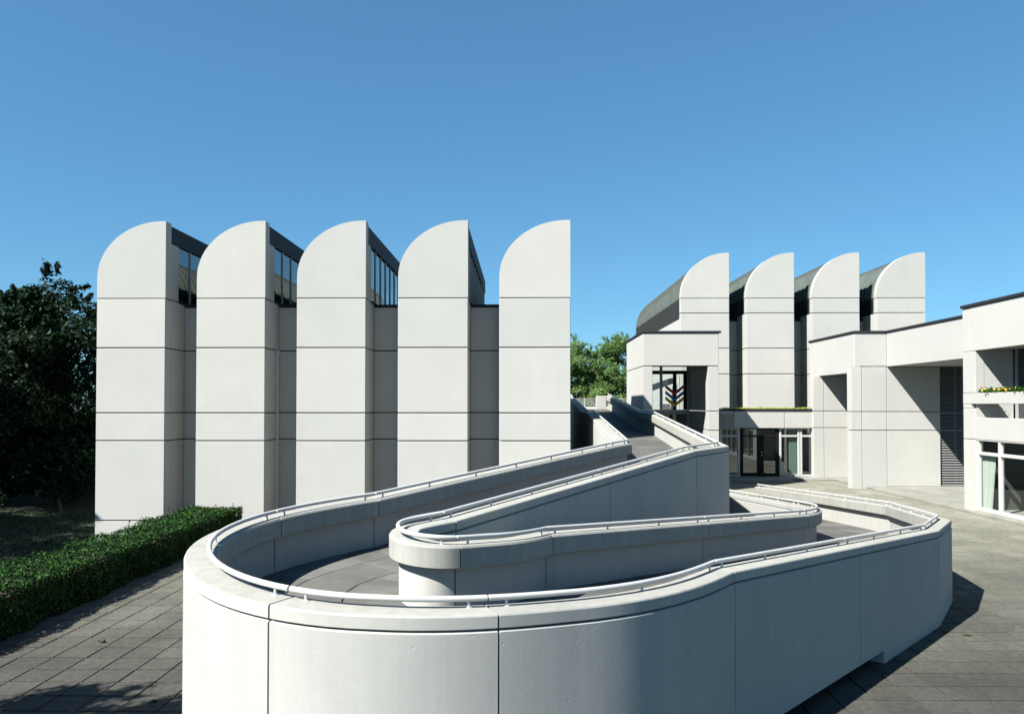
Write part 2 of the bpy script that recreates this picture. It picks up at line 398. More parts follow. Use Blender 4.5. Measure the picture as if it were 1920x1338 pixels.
# ================================================================ LEFT BUILDING: five towers with quarter-round tops
def quarter(xl, xr, zs, zt, flat=.04, inset=0.0, n=20):
    """arc of the tower top from the left springing up to the right end"""
    xl += inset; zt -= inset; rx = (xr - xl) * (1 - flat); rz = zt - zs
    return [(xl + rx - rx * math.cos(math.pi / 2 * i / n), zs + rz * math.sin(math.pi / 2 * i / n)) for i in range(n + 1)]
def vault(parent, xl, xr, zs, zt, zb, y0, y1, seam, side_mat='copper_dark', flat=.04):
    a = quarter(xl, xr, zs, zt, flat, .10, 18); a = [(xl + .10, zb)] + a + [(xr - .10, zt - .10)]
    th = [(x + .05, z - .06) for x, z in a]
    m = MB(); n = len(a)
    V = [(x, y0, z) for x, z in a] + [(x, y1, z) for x, z in a] + [(x, y0, z) for x, z in th] + [(x, y1, z) for x, z in th]
    for i in range(n - 1):
        m.add([V[i], V[i + 1], V[n + i + 1], V[n + i]], [(0, 1, 2, 3)], 1 if i == 0 else 0)
        m.add([V[2*n + i], V[2*n + i + 1], V[3*n + i + 1], V[3*n + i]], [(0, 1, 2, 3)], 2)
    m.add([V[n + i] for i in range(n)] + [V[3*n + i] for i in range(n)], [(i, i + 1, n + i + 1, n + i) for i in range(n - 1)], 0)
    y = y0 + seam
    while y < y1:                                           # standing seams
        for i in range(n - 1):
            (xa, za), (xb, zb_) = a[i], a[i + 1]; dx, dz = xb - xa, zb_ - za; L = math.hypot(dx, dz); nx, nz = -dz / L * .045, dx / L * .045
            q = [(xa - nx*.2, y - .015, za - nz*.2), (xb - nx*.2, y - .015, zb_ - nz*.2), (xb + nx, y - .012, zb_ + nz), (xa + nx, y - .012, za + nz)]
            q += [(p[0], p[1] + .03, p[2]) for p in q]
            m.add(q, [(0, 1, 2, 3), (7, 6, 5, 4), (3, 2, 6, 7)], 1 if i == 0 else 3)
        y += seam
    o = m.build('vault_roof', ['copper_green', side_mat, 'interior_light', 'copper_seam'], parent, smooth=False)
    return o

def left_building():
    D = 26.0; DR = 27.5; g = .018; base = -.6
    fronts = [(180, 308.5), (367.5, 496), (555.8, 685), (745.8, 877), (936, 1069.7)]
    zj = [Z_(y, D) for y in (558, 651.2, 773.8, 826.3, 977)]; zt = Z_(412.5, D); zs = Z_(519, D); zr = Z_(570, DR)
    B = empty('tower_gallery_building', (X_(620, D), D + 6, base), 'white concrete building of five tall quarter-round towers behind the hedge', 'building')
    YB = D + 12.6
    xs = [(X_(a, D), X_(b, D)) for a, b in fronts]
    bx('body', 'filler', B, xs[0][0] + .12, xs[-1][1] - .12, DR + .12, YB, base, zr - .10, 0)
    bx('flat_roof', 'roofing', B, xs[0][0] + .1, xs[-1][1] - .1, DR + .10, YB - .02, zr - .098, zr - .04, 0)
    for i, (xl, xr) in enumerate(xs):
        T = MB().box(xl + .05, xr - .05, D + .06, DR + .1, base, zr - .12).build('tower', 'filler', B)
        lv = [base] + sorted(zj)
        for k in range(len(lv) - 1):
            z0 = lv[k] + (g if k else 0); z1 = lv[k + 1] - g
            bx('front_panel', 'panel', T, xl, xr, D, D + .42, z0, z1, .012)
            for sx in (0, 1):
                if sx: bx('side_panel', 'panel', T, xr - .11, xr - .006, D + .445, DR + .12, z0, z1, .008)
                elif i == 0: bx('side_panel', 'panel', T, xl + .006, xl + .11, D + .445, YB, z0, min(z1, zr - .05), .008)
                else: bx('side_panel', 'panel', T, xl + .006, xl + .11, D + .445, DR + .12, z0, z1, .008)
        # rounded top panel
        a = quarter(xl, xr, zs, zt); prof = [(xl, zj[0] + g)] + a + [(xr, zt), (xr, zj[0] + g)]
        MB().prism_y(prof, D, D + .42).build('top_panel', 'panel', T)
        MB().prism_y([(x + .03 if x < xr - .1 else x - .03, z - .04) for x, z in prof], D + .03, D + .44).build('top_core', 'filler', T)
        vault(T, xl, xr, zs, zt, zr - .05, D + .44, YB, .6)
        # clerestory on the right side of the vault
        yc0 = D + .46; fz = zt - .10 - .56
        bx('fascia', 'dark_metal', T, xr - .13, xr - .02, yc0, YB, fz, zt - .07, .006)
        bx('jamb', 'panel', T, xr - .15, xr - .03, yc0, yc0 + .62, zr + .04, fz - .01, .01)
        bx('sill', 'dark_metal', T, xr - .20, xr + .02, yc0 + .63, YB, zr - .035, zr + .07, .006)
        n = 11; L = (YB - yc0 - .63) / n
        for q in range(n):
            ya = yc0 + .63 + q * L
            bx('mullion', 'grey_metal', T, xr - .13, xr - .055, ya + L - .05, ya + L + .01, zr + .07, fz, 0)
            bx('pane', 'glass_dark', T, xr - .105, xr - .09, ya + .012, ya + L - .052, zr + .072, fz - .002, 0)
        bx('back_wall', 'panel', T, xl + .16, xr - .16, YB - .2, YB - .05, zr - .03, zs + .2, 0)
    for i in range(4):
        x0 = xs[i][1] + .004; x1 = xs[i + 1][0] - .004
        W = MB().box(x0, x1, DR + .05, DR + .12, base, zr - .06).build('recess_wall', 'filler', B)
        lv = [base] + sorted(zj)[:-1] + [zr - .10]
        lv[3], lv[4] = lv[3], lv[4]
        for k in range(len(lv) - 1):
            bx('recess_panel', 'panel', W, x0, x1, DR, DR + .10, lv[k] + (g if k else 0), lv[k + 1] - g, .008)
        bx('coping', 'dark_metal', W, x0, x1, DR - .03, DR + .16, zr - .095, zr - .01, .006)
        if i < 2:
            px = (337, 520)[i]; x = X_(px, DR - .12); y = DR - .13
            pz1 = Z_(657, DR); pz0 = Z_(954, DR)
            P = MB().tube([(x, y, -.55), (x, y, pz1)], .05, 10).build('drainpipe', 'frame_white', B, smooth=True)
            for zz in (Z_(779, DR), Z_(660, DR)): MB().tube([(x, y, zz - .06), (x, y, zz + .06)], .075, 10).build('bracket', 'frame_white', P, smooth=True)
left_building()

# ================================================================ RIGHT BUILDING: four towers behind the entrance
def right_building():
    D = 46.5; DR = 48.4; g = .022; base = 0
    fronts = [(1277, 1368), (1400, 1490), (1524, 1613), (1645.5, 1737)]
    zj = [Z_(y, D, 1500) for y in (558.5, 586.5, 652.5, 700.5)]; zt = Z_(473.5, D, 1500); zs = Z_(556, D, 1500); zr = Z_(592, D, 1500)
    B = empty('workshop_building', (X_(1500, D), D + 8, base), 'white concrete building of four smaller quarter-round towers with green copper vaults', 'building')
    YB = D + 19
    xs = [(X_(a, D), X_(b, D)) for a, b in fronts]
    bx('body', 'filler', B, xs[0][0] + .15, xs[-1][1] - .12, DR + .12, YB, base, zr - .12, 0)
    bx('side_wall', 'panel', B, xs[0][0] + .01, xs[0][0] + .14, D + .44, YB, base, zr - .14, 0)
    bx('flat_roof', 'roofing', B, xs[0][0] + .12, xs[-1][1] - .1, DR + .10, YB - .02, zr - .118, zr - .06, 0)
    for i, (xl, xr) in enumerate(xs):
        T = MB().box(xl + .06, xr - .06, D + .07, DR + .1, base, zr - .13).build('tower', 'filler', B)
        lv = [base] + sorted(zj)
        for k in range(len(lv) - 1):
            z0 = lv[k] + (g if k else 0); z1 = lv[k + 1] - g
            bx('front_panel', 'panel', T, xl, xr, D, D + .42, z0, z1, .012)
            if k < len(lv) - 2:
                bx('side_panel', 'panel', T, xr - .11, xr - .006, D + .445, DR + .12, z0, z1, .008)
                if i: bx('side_panel', 'panel', T, xl + .006, xl + .11, D + .445, DR + .12, z0, z1, .008)
        a = quarter(xl, xr, zs, zt); prof = [(xl, zj[0] + g)] + a + [(xr, zt), (xr, zj[0] + g)]
        MB().prism_y(prof, D, D + .42).build('top_panel', 'panel', T)
        MB().prism_y([(x + .03 if x < xr - .1 else x - .03, z - .04) for x, z in prof], D + .03, D + .44).build('top_core', 'filler', T)
        vault(T, xl, xr, zs, zt, zr - .35, D + .44, YB, .55)
        bx('clerestory_fascia', 'dark_metal', T, xr - .14, xr - .06, D + .46, YB, zt - .7, zt - .09, 0)
        bx('clerestory_glass', 'glass_dark', T, xr - .12, xr - .10, D + .46, YB, zr - .05, zt - .7, 0)
    for i in range(3):
        x0 = xs[i][1] + .004; x1 = xs[i + 1][0] - .004
        W = MB().box(x0, x1, DR + .05, DR + .12, base, zr - .06).build('recess_wall', 'filler', B)
        lv = [base] + sorted(zj)[:2] + [zr - .10]
        for k in range(len(lv) - 1):
            bx('recess_panel', 'panel', W, x0, x1, DR, DR + .10, lv[k] + (g if k else 0), lv[k + 1] - g, .008)
        bx('coping', 'dark_metal', W, x0, x1, DR - .03, DR + .16, zr - .095, zr - .01, .006)
right_building()

# ================================================================ ENTRANCE PAVILION with the coloured chevrons
def chamfer_box_panel(name, parent, x0, x1, y0, y1, z0, z1, mat='panel'): return bx(name, mat, parent, x0, x1, y0, y1, z0, z1, .012)
def pavilion():
    Y0 = 38.0; Y1 = 43.4; xl = X_(1206, Y0); xr = X_(1348, Y0); zt = Z_(624, Y0, 1270); zj = Z_(686, Y0, 1270)
    z2 = Z_(770.5, Y0, 1270); z3 = Z_(806.5, Y0, 1270); ol = X_(1223.5, Y0); orr = X_(1328, Y0); g = .018
    P = empty('entrance_pavilion', ((xl + xr) / 2, (Y0 + Y1) / 2, 0), 'tall white porch block with a big opening between bridge and four towers', 'building')
    # lintel ring
    bx('lintel_panel', 'panel', P, xl, xr, Y0, Y0 + .40, zj + g, zt, .015)
    bx('side_lintel', 'panel', P, xl + .002, xl + .30, Y0 + .405, Y1 + .6, zj + g, zt - .003, .01)
    bx('side_lintel', 'panel', P, xr - .30, xr - .002, Y0 + .405, Y1 + .6, zj + g, zt - .003, .01)
    bx('roof', 'roofing', P, xl + .1, xr - .1, Y0 + .3, Y1 + .5, zt - .05, zt + .02, 0)
    bx('ceiling', 'panel', P, xl + .29, xr - .29, Y0 + .39, Y1 + .5, zj + .25, zj + .33, 0)
    cp = bx('coping', 'dark_metal', P, xl - .05, xr + .12, Y0 - .05, Y0 + .45, zt + .005, zt + .10, .01)
    bx('coping', 'dark_metal', P, xl - .05, xl + .4, Y0 + .455, Y1 + .6, zt + .005, zt + .10, .01)
    bx('coping', 'dark_metal', P, xr - .3, xr + .12, Y0 + .455, Y1 + .6, zt + .005, zt + .10, .01)
    lv = [0, z3, z2, zj]
    for k in range(3):
        a = lv[k] + (g if k else 0); b = lv[k + 1] - g
        bx('pier_panel', 'panel', P, xl, ol, Y0, Y0 + .55, a, b, .012)
        bx('pier_panel', 'panel', P, orr, xr, Y0, Y0 + .55, a, b, .012)
        bx('side_panel', 'panel', P, xl + .002, xl + .30, Y0 + .555, Y1 + .6, a, b, .01)
        bx('side_panel', 'panel', P, xr - .30, xr - .002, Y0 + .555, Y1 + .6, a, b, .01)
    bx('core', 'filler', P, xl + .03, ol - .03, Y0 + .03, Y0 + .5, 0, zt - .1, 0)
    bx('core', 'filler', P, orr + .03, xr - .03, Y0 + .03, Y0 + .5, 0, zt - .1, 0)
    bx('floor', 'stone', P, xl + .32, xr - .32, Y0 + .02, Y1 + .3, 0.004, .12, 0)
    # glazed screens: upper window with transom, open view behind
    wl = xl + .31; wr = xr - .31; yg = Y1
    zt_g = zj + .24
    win = MB().box(wl, wr, yg, yg + .02, .13, zt_g - .02).build('window', 'glass_clear', P)
    zsill = Z_(771, yg, 1270)
    def bar(x0, x1, z0, z1, mat='frame_white', d=.10): bx('frame', mat, win, x0, x1, yg - d, yg + .05, z0, z1, .006)
    ms = [X_(q, yg) for q in (1239.5, 1290)]
    bar(wl, wr, zsill - .16, zsill + .10)
    for q in ms:
        bar(q - .07, q + .07, zsill + .105, zt_g); bar(q - .07, q + .07, .13, zsill - .165)
    bar(wl, wr, Z_(803, yg, 1270) - .05, Z_(803, yg, 1270) + .05, d=.08)
    bx('frame', 'black_frame', win, wl, wr, yg - .06, yg + .07, zt_g - .42, zt_g - .22, .005)
    x5 = X_(1265, yg); bx('frame', 'black_frame', win, x5 - .09, x5 + .09, yg - .07, yg + .06, zsill + .105, zt_g - .425, .005)
    x6 = X_(1285, yg); bx('frame', 'black_frame', win, x6 - .10, x6 + .06, yg - .09, yg + .06, zsill + .105, zt_g - .425, .005)
    bx('rear_wall', 'panel', P, X_(1268, yg + 3.2), xr - .35, yg + 3.2, yg + 3.4, 2.4, zj + .2, .01)
    cpy = MB().prism_y([(X_(1222, yg + 4), Z_(722, yg + 4, 1250)), (X_(1262, yg + 4), Z_(708, yg + 4, 1250)), (X_(1262, yg + 4), Z_(719, yg + 4, 1250)), (X_(1222, yg + 4), Z_(733, yg + 4, 1250))], yg + 4.0, yg + 5.5).build('rear_canopy', 'dark_metal', P)
    bx('rear_parapet', 'panel', P, xl - .3, xr - .4, yg + 5.0, yg + 5.2, 2.2, Z_(757, yg + 5, 1250), .01)
    # lower screen: dark lobby, pale curtain
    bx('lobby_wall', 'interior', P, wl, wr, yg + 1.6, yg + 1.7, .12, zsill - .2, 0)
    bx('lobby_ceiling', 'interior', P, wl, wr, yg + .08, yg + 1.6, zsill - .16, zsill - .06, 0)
    # chevrons hung in the window
    A = empty('chevron_emblem', (X_(1265, yg - .4), yg - .4, Z_(762, yg - .4, 1265)), 'three stacked V chevrons, red, blue and ochre, hung in the porch window', 'emblem')
    ye = yg - .4
    cx = X_(1265, ye); hw = X_(1282.5, ye) - cx
    def zz(p): return Z_(p, ye, 1265)
    for nm, mt, (yo, yi, t) in (('red_chevron', 'red', (720.5, 734.5, 6.5)), ('blue_chevron', 'blue', (731.5, 745.5, 6.5)), ('ochre_chevron', 'ochre', (742.5, 756, 6.5))):
        m = MB()
        pr = [(cx - hw, zz(yo)), (cx, zz(yi)), (cx + hw, zz(yo)), (cx + hw, zz(yo + t)), (cx, zz(yi + t)), (cx - hw, zz(yo + t))]
        for q in ([0, 1, 4, 5], [1, 2, 3, 4]): m.prism_y([pr[k] for k in q], ye - .03, ye + .03)
        m.build(nm, mt, A)
    MB().tube([(cx, ye, zz(762)), (cx, ye, zz(718))], .02, 6).build('hanger', 'black_frame', A)
pavilion()

# ================================================================ ENTRANCE HALL with glazed doors, low roof with sedum
def hall():
    Y0 = 44.5; xl = X_(1349, Y0); xr = X_(1528, Y0); zt = Z_(766, Y0, 1440); zf = Z_(770.5, Y0, 1440); zb = Z_(802, Y0, 1440); base = .16
    P = empty('entrance_hall', ((xl + xr) / 2, Y0 + 1, 0), 'low glazed entrance hall with black double doors and planted roof edge', 'building')
    bx('step', 'stone', P, xl - .5, X_(1484, 42.2), 42.3, Y0 + .05, .003, base, .02)
    bx('step', 'stone', P, X_(1484, 42.2) + .02, xr + .0, 43.4, Y0 + .05, .003, base - .01, .02)
    xj = [xl, X_(1374.5, Y0), X_(1469, Y0), xr]
    for a, b in zip(xj[:-1], xj[1:]): bx('fascia_panel', 'panel', P, a + .015, b - .015, Y0 - .15, Y0 + .05, zb, zf, .01)
    bx('fascia_core', 'filler', P, xl, xr, Y0 - .12, Y0 + .3, zb + .01, zf - .01, 0)
    bx('roof_edge', 'dark_metal', P, xl, xr, Y0 - .19, Y0 + 1.9, zf + .004, zt, .006)
    # sedum
    n = 1500; xx = rng.uniform(xl + .4, xr - .05, n); pos = np.stack([xx, rng.uniform(Y0 - .1, Y0 + 1.6, n), zt + np.abs(rng.normal(0, .025, n)) + .005 + .03 * np.maximum(0, np.sin(xx * 5.1) + np.sin(xx * 2.3))], 1)
    leaves('roof_planting', 'leaf_yellow', pos, rng.normal(size=(n, 3)) + np.array([0, -.4, 1]), .07, kind='stuff', label='yellow-green stonecrop along the roof edge of the entrance hall', cat='plants')
    # interior
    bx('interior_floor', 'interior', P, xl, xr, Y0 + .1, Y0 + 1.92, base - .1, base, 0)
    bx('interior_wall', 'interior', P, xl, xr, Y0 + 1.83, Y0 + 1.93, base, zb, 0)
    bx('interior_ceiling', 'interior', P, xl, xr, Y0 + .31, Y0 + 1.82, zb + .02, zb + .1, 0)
    zt2 = Z_(817, Y0, 1440)
    def win(name, a, b, label=None):
        o = MB().box(X_(a, Y0) + .04, X_(b, Y0) - .04, Y0 + .06, Y0 + .075, base + .05, zb - .03).build(name, 'glass', P)
        x0, x1 = X_(a, Y0), X_(b, Y0)
        for q in ((x0, x0 + .11, base, zb), (x1 - .11, x1, base, zb)): bx('frame', 'frame_white', o, q[0], q[1], Y0, Y0 + .12, q[2], q[3], .006)
        for z0, z1 in ((base, base + .10), (zt2 - .05, zt2 + .05), (zb - .07, zb)): bx('frame', 'frame_white', o, x0 + .112, x1 - .112, Y0 + .005, Y0 + .115, z0, z1, .006)
        return o
    w1 = win('window', 1349, 1387); w2 = win('window', 1461, 1499); w3 = win('window', 1500, 1528)
    bx('curtain', 'curtain', P, X_(1481, Y0), X_(1496, Y0), Y0 + .2, Y0 + .26, base + .02, zb - .05, 0)
    # double door
    xa, xb = X_(1388, Y0), X_(1460, Y0); xm = X_(1426, Y0)
    d = MB().box(xa + .14, xb - .14, Y0 + .10, Y0 + .115, base + .1, zb - .08).build('door', 'glass_dark', P)
    for q in ((xa, xa + .16, base, zb), (xb - .16, xb, base, zb)): bx('door_frame', 'black_frame', d, q[0], q[1], Y0 + .02, Y0 + .16, q[2], q[3], .006)
    bx('door_frame', 'black_frame', d, xm - .18, xm + .18, Y0 + .03, Y0 + .155, base, zt2 - .05, .006)
    for z0, z1 in ((base, base + .16), (zt2 - .05, zt2 + .04), (zb - .06, zb)): bx('door_frame', 'black_frame', d, xa + .162, xb - .162, Y0 + .035, Y0 + .15, z0, z1, .006)
    for sx in (-.09, .09):
        zz = Z_(850, Y0, 1426); MB().tube([(xm + .06, Y0 - .02, zz + sx), (xm + .06, Y0 + .03, zz + sx)], .035, 10).build('door_knob', 'grey_metal', d)
    bx('ceiling_lamp', 'lamp_white', P, X_(1447, Y0 + .4), X_(1456, Y0 + .4), Y0 + .35, Y0 + .5, zb - .08, zb + .01, .01)
hall()

# ================================================================ RIGHT WING with deep fascia and louvred screen
def wing():
    g = .018; Y0 = 39.5; YW = 44.2; xa = X_(1603, Y0); xp = X_(1596, Y0); xb = X_(1663, Y0)
    zt = Z_(624, Y0, 1630); zj = Z_(687, Y0, 1630); z2 = Z_(771.5, Y0, 1630); z3 = Z_(806.5, Y0, 1630); base = .12
    P = empty('porch_wing', (xb, Y0 + 2, 0), 'white concrete wing with deep overhanging fascia right of the glazed doors', 'building')
    po = bx('podium', 'stone', P, 17.42, 32, 24, 47, -.3, base, .02)
    bx('podium', 'stone', P, xa - 2.4, 17.38, YW - .9, 47, -.3, base - .002, .02)
    # fascia A (runs back), corner, fascia B (runs forward)
    bx('fascia_panel', 'panel', P, xa, xa + .30, Y0 + .002, YW + 1.5, zj - .30, zt, .012)
    bx('corner_panel', 'panel', P, xa + .003, xb - .006, Y0 - .003, Y0 + .30, zj + g, zt, .012)
    bx('fascia_panel', 'panel', P, xb + .006, xb + .32, 30.5, Y0 + .10, zj - .005, zt, .012)
    bx('soffit', 'panel', P, xb + .30, xb + 5.5, 30.5, Y0 + .8, zj + .002, zj + .13, 0)
    bx('soffit', 'panel', P, xa + .28, xa + 2.5, Y0 + .3, YW + .2, zj - .22, zj - .12, 0)
    bx('roof', 'roofing', P, xa + .2, xb + 6, Y0 + .2, YW + 1.5, zt - .1, zt + .03, 0)
    bx('roof', 'roofing', P, xb + .25, xb + 6, 30.5, Y0 + .19, zt - .1, zt + .03, 0)
    bx('coping', 'dark_metal', P, xa - .06, xa + .4, Y0 + .452, YW + 1.5, zt + .004, zt + .11, .01)
    bx('coping', 'dark_metal', P, xa - .06, xb + .05, Y0 - .06, Y0 + .45, zt + .004, zt + .11, .01)
    bx('coping', 'dark_metal', P, xb - .05, xb + .4, 30.5, Y0 - .064, zt + .004, zt + .11, .01)
    # corner pier
    lv = [base, z3, z2, zj]; xv = X_(1616, Y0)
    for k in range(3):
        a = lv[k] + (g if k else 0); b = lv[k + 1] - g
        bx('pier_panel', 'panel', P, xp, xv - .012, Y0, Y0 + .5, a if k else -.03, b, .012)
        bx('pier_panel', 'panel', P, xv + .012, xb - .012, Y0 + .006, Y0 + .5, a if k else -.03, b, .012)
        xl = X_(1762, Y0 + .05)
        bx('back_panel', 'panel', P, xb + .012, xl, Y0 + .012, Y0 + .4, a, b, .012)
        # wall under fascia A, seen between the doors and the corner pier
        x0, x1, x2 = X_(1528, YW), X_(1545, YW), X_(1600, YW)
        zz0 = a if k else base
        bx('back_panel', 'panel', P, x0 - .1, x1 - .012, YW, YW + .35, zz0, b if k < 2 else zj - .31, .012)
        bx('back_panel', 'panel', P, x1 + .012, x2 + 1.5, YW + .004, YW + .35, zz0, b if k < 2 else zj - .31, .012)
    bx('core', 'filler', P, xp + .04, xl - .1, Y0 + .05, Y0 + .38, base, zj, 0)
    bx('core', 'filler', P, x0, x2 + 1.4, YW + .04, YW + .3, base, zj - .32, 0)
    MB().tube([(X_(1592.5, YW - .1), YW - .12, base), (X_(1592.5, YW - .1), YW - .12, zj - .4)], .06, 10).build('drainpipe', 'frame_white', P, smooth=True)
    # louvred screen
    xl = X_(1762, Y0); xr = X_(1812, Y0) + .6
    lo = MB().box(xl, xr, Y0 + .45, Y0 + .5, base, zj).build('louvre_screen', 'interior', P)
    z = base + .05
    while z < zj - .05:
        m = MB(); m.add([(xl, Y0 + .10, z), (xr, Y0 + .10, z), (xr, Y0 + .17, z + .055), (xl, Y0 + .17, z + .055), (xl, Y0 + .10, z - .02), (xr, Y0 + .10, z - .02), (xr, Y0 + .17, z + .035), (xl, Y0 + .17, z + .035)],
                        [(0, 1, 2, 3), (7, 6, 5, 4), (0, 4, 5, 1), (3, 2, 6, 7), (0, 3, 7, 4), (1, 5, 6, 2)])
        m.build('slat', 'slat_metal', lo); z += .128
    for q in (1763.5, 1795, 1809):
        xq = X_(q, Y0); bx('post', 'grey_metal', lo, xq - .03, xq + .03, Y0 + .18, Y0 + .26, base, zj - .01, 0)
    for q in (775, 806):
        bx('rail', 'grey_metal', lo, xl, xr, Y0 + .19, Y0 + .25, Z_(q, Y0, 1780) - .05, Z_(q, Y0, 1780) + .05, 0)
wing()

# ================================================================ BALCONY BLOCK at the right edge
def balcony_block():
    Y1 = 31.0; Y0 = 17.0; XC = round(X_(1806, Y1), 3)
    def yat(px, X): return X / X_(px, 1.0)               # how far along a wall at X that column of the picture lies
    def zc(py): return Z_(py, Y1, 1806)
    zt, za, zfl, zfb, zs, zl, zw = zc(579), zc(660), zc(737), zc(757), zc(777), zc(822), 0.0
    P = empty('balcony_block', (XC + 3, 25, 0), 'white concrete block with flower balcony over large windows at right edge', 'building')
    yj = 30.85
    bx('fascia_panel', 'panel', P, XC, XC + .30, Y0, yj - .35, za, zt, .012)
    bx('fascia_panel', 'panel', P, XC + .004, XC + .30, yj - .335, Y1, za, zt, .012)
    bx('coping', 'dark_metal', P, XC - .06, XC + .45, Y0, Y1 + .06, zt + .004, zt + .12, .01)
    bx('roof', 'roofing', P, XC + .3, XC + 8, Y0, Y1, zt - .2, zt + .02, 0)
    bx('end_wall', 'panel', P, XC + .31, XC + 8, Y1 - .14, Y1 - .01, .13, zt - .01, 0)
    yp = yat(1829, XC)                                            # pier far end of the front
    lv = [.0, zl, zfb, zfl, za]
    bx('pier_panel', 'panel', P, XC + .002, XC + .35, yp, Y1 - .002, .0, zl - .012, .012)
    bx('pier_panel', 'panel', P, XC + .004, XC + .35, yp, Y1 - .002, zl + .012, zs + .25, .012)
    bx('pier_panel', 'panel', P, XC + .002, XC + .35, yp, Y1 - .002, zfl + .012, za - .012, .012)
    # balcony: parapet band, flower trough, slot, back wall
    bx('trough', 'panel', P, XC - .004, XC + .10, Y0, Y1 - .004, zfb, zfl, .01)
    bx('trough', 'panel', P, XC + .5, XC + .56, Y0, yp - .1, zfb, zfl, .01)
    bx('trough_soil', 'soil', P, XC + .10, XC + .5, Y0, yp - .02, zfb, zfl - .02, 0)
    bx('slot_end', 'panel', P, XC + .003, XC + .35, yp + .3, Y1 - .004, zs + .26, zfb - .012, .01)
    bx('balcony_band', 'panel', P, XC - .002, XC + .12, Y0, yp - .004, zl + .012, zs - .10, .012)
    bx('balcony_floor', 'panel', P, XC + .12, XC + 6, Y0, yp, zl + .1, zs - .25, 0)
    bx('balcony_ceiling', 'panel', P, XC + .3, XC + 6, Y0, Y1 - .15, za + .05, za + .15, 0)
    xw = X_(1901, yp)
    bx('side_panel', 'panel', P, XC + .36, X_(1836, yp) - .01, yp + .01, yp + .2, zs - .24, za + .04, .01)
    bx('side_panel', 'panel', P, X_(1836, yp) + .01, xw, yp + .014, yp + .2, zs - .24, za + .04, .01)
    bw = MB().box(xw + .10, xw + .12, Y0, yp, zs - .2, za + .04).build('balcony_window', 'glass_dark', P)
    for yy in (yp - .12, 27.4, 25, 22): bx('frame', 'grey_metal', bw, xw + .04, xw + .14, yy, yy + .10, zs - .2, za + .04, 0)
    bx('balcony_back', 'interior', P, xw + 1.5, xw + 1.6, Y0, yp, zs - .2, za, 0)
    bx('lintel', 'panel', P, XC + .001, XC + .3, Y0, yp - .004, zl - .03, zl + .0, .004)
    # large window at ground level
    zb = .26; xg = XC + .07
    bx('window_curb', 'stone', P, XC - .05, XC + .3, Y0, yp + .05, .0, zb - .10, .02)
    wn = MB().box(xg + .03, xg + .045, Y0, yp - .05, zb, zl - .04).build('window', 'glass_clear', P)
    bx('frame', 'frame_white', wn, xg - .06, xg + .09, Y0, yp - .004, zb - .095, zb + .05, .008)
    zt2 = Z_(850, 29.8, 1835)
    bx('frame', 'frame_white', wn, xg - .05, xg + .08, Y0, yp - .005, zt2 - .06, zt2 + .06, .008)
    for yy in (yp - .08, yat(1875, xg), 27.0, 25.5, 24.0, 22.5, 20.9): bx('frame', 'frame_white', wn, xg - .055, xg + .085, yy - .06, yy + .06, zb + .055, zl - .035, .008)
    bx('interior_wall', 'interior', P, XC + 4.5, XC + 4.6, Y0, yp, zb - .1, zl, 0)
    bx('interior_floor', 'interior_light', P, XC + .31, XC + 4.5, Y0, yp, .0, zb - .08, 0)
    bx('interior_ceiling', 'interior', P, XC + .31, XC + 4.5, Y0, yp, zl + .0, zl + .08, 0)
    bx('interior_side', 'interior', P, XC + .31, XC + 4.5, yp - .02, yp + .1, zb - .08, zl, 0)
    # gathered curtain
    m = MB(); n = 30; q0 = []; q1 = []
    for i in range(n + 1):
        t = i / n; cxx = xg + .14; ya, yb, yt = yat(1840, cxx), yat(1858, cxx), yat(1866, cxx); q0.append((cxx + .04 * math.sin(i * 1.9), ya + (yb - ya) * t, zb)); q1.append((cxx + .03 * math.sin(i * 1.9 + .5), ya + (yt - ya) * t, zt2 - .05))
    m.add(q0 + q1, [(i, i + 1, n + 2 + i, n + 1 + i) for i in range(n)]); m.build('curtain', 'curtain', P)
    # desk leg like diagonal brace seen through the pane
    MB().tube([(xg + 1.2, 27.6, zb), (xg + 1.2, 28.4, zb + 1.3)], .07, 6).build('interior_brace', 'frame_white', P)
    # flowers in the trough: single plants
    for i in range(26):
        y = yp - .15 - i * .235 + random.uniform(-.05, .05); x = XC + .3 + random.uniform(-.1, .1)
        F = empty('flower_plant', (x, y, zfl - .02), ('leafy green plant without blossoms in the balcony trough' if i % 7 == 3 else ('orange' if i % 2 else 'yellow') + ' flowering plant in the balcony trough'), 'plant', 'flowering plants in the balcony trough')
        n = 110; pos = np.stack([x + rng.normal(-.06, .10, n), y + rng.normal(0, .11, n), zfl + np.abs(rng.normal(0, .075, n))], 1)
        leaves('foliage', 'leaf_hedge', pos, rng.normal(size=(n, 3)) + np.array([-.5, 0, .8]), .09, F)
        if i % 7 == 3: continue
        m = MB()
        for k in range(random.randint(2, 6)):
            c = Vector((x + random.gauss(-.05, .08), y + random.gauss(0, .09), zfl + random.uniform(.05, .16))); r = random.uniform(.03, .05)
            for q in range(2):
                nrm = Vector((random.gauss(-.8, .5), random.gauss(-.4, .5), .8)).normalized(); a = nrm.orthogonal().normalized(); b = nrm.cross(a)
                m.add([c + nrm * .01 * q] + [c + (a * math.cos(t) + b * math.sin(t)) * r * (1 if j % 2 else .75) for j, t in enumerate([math.pi * 2 * u / 8 for u in range(8)])], [(0, j + 1, (j + 1) % 8 + 1) for j in range(8)])
        m.build('blossom', 'orange' if i % 2 else 'yellow', F)
balcony_block()

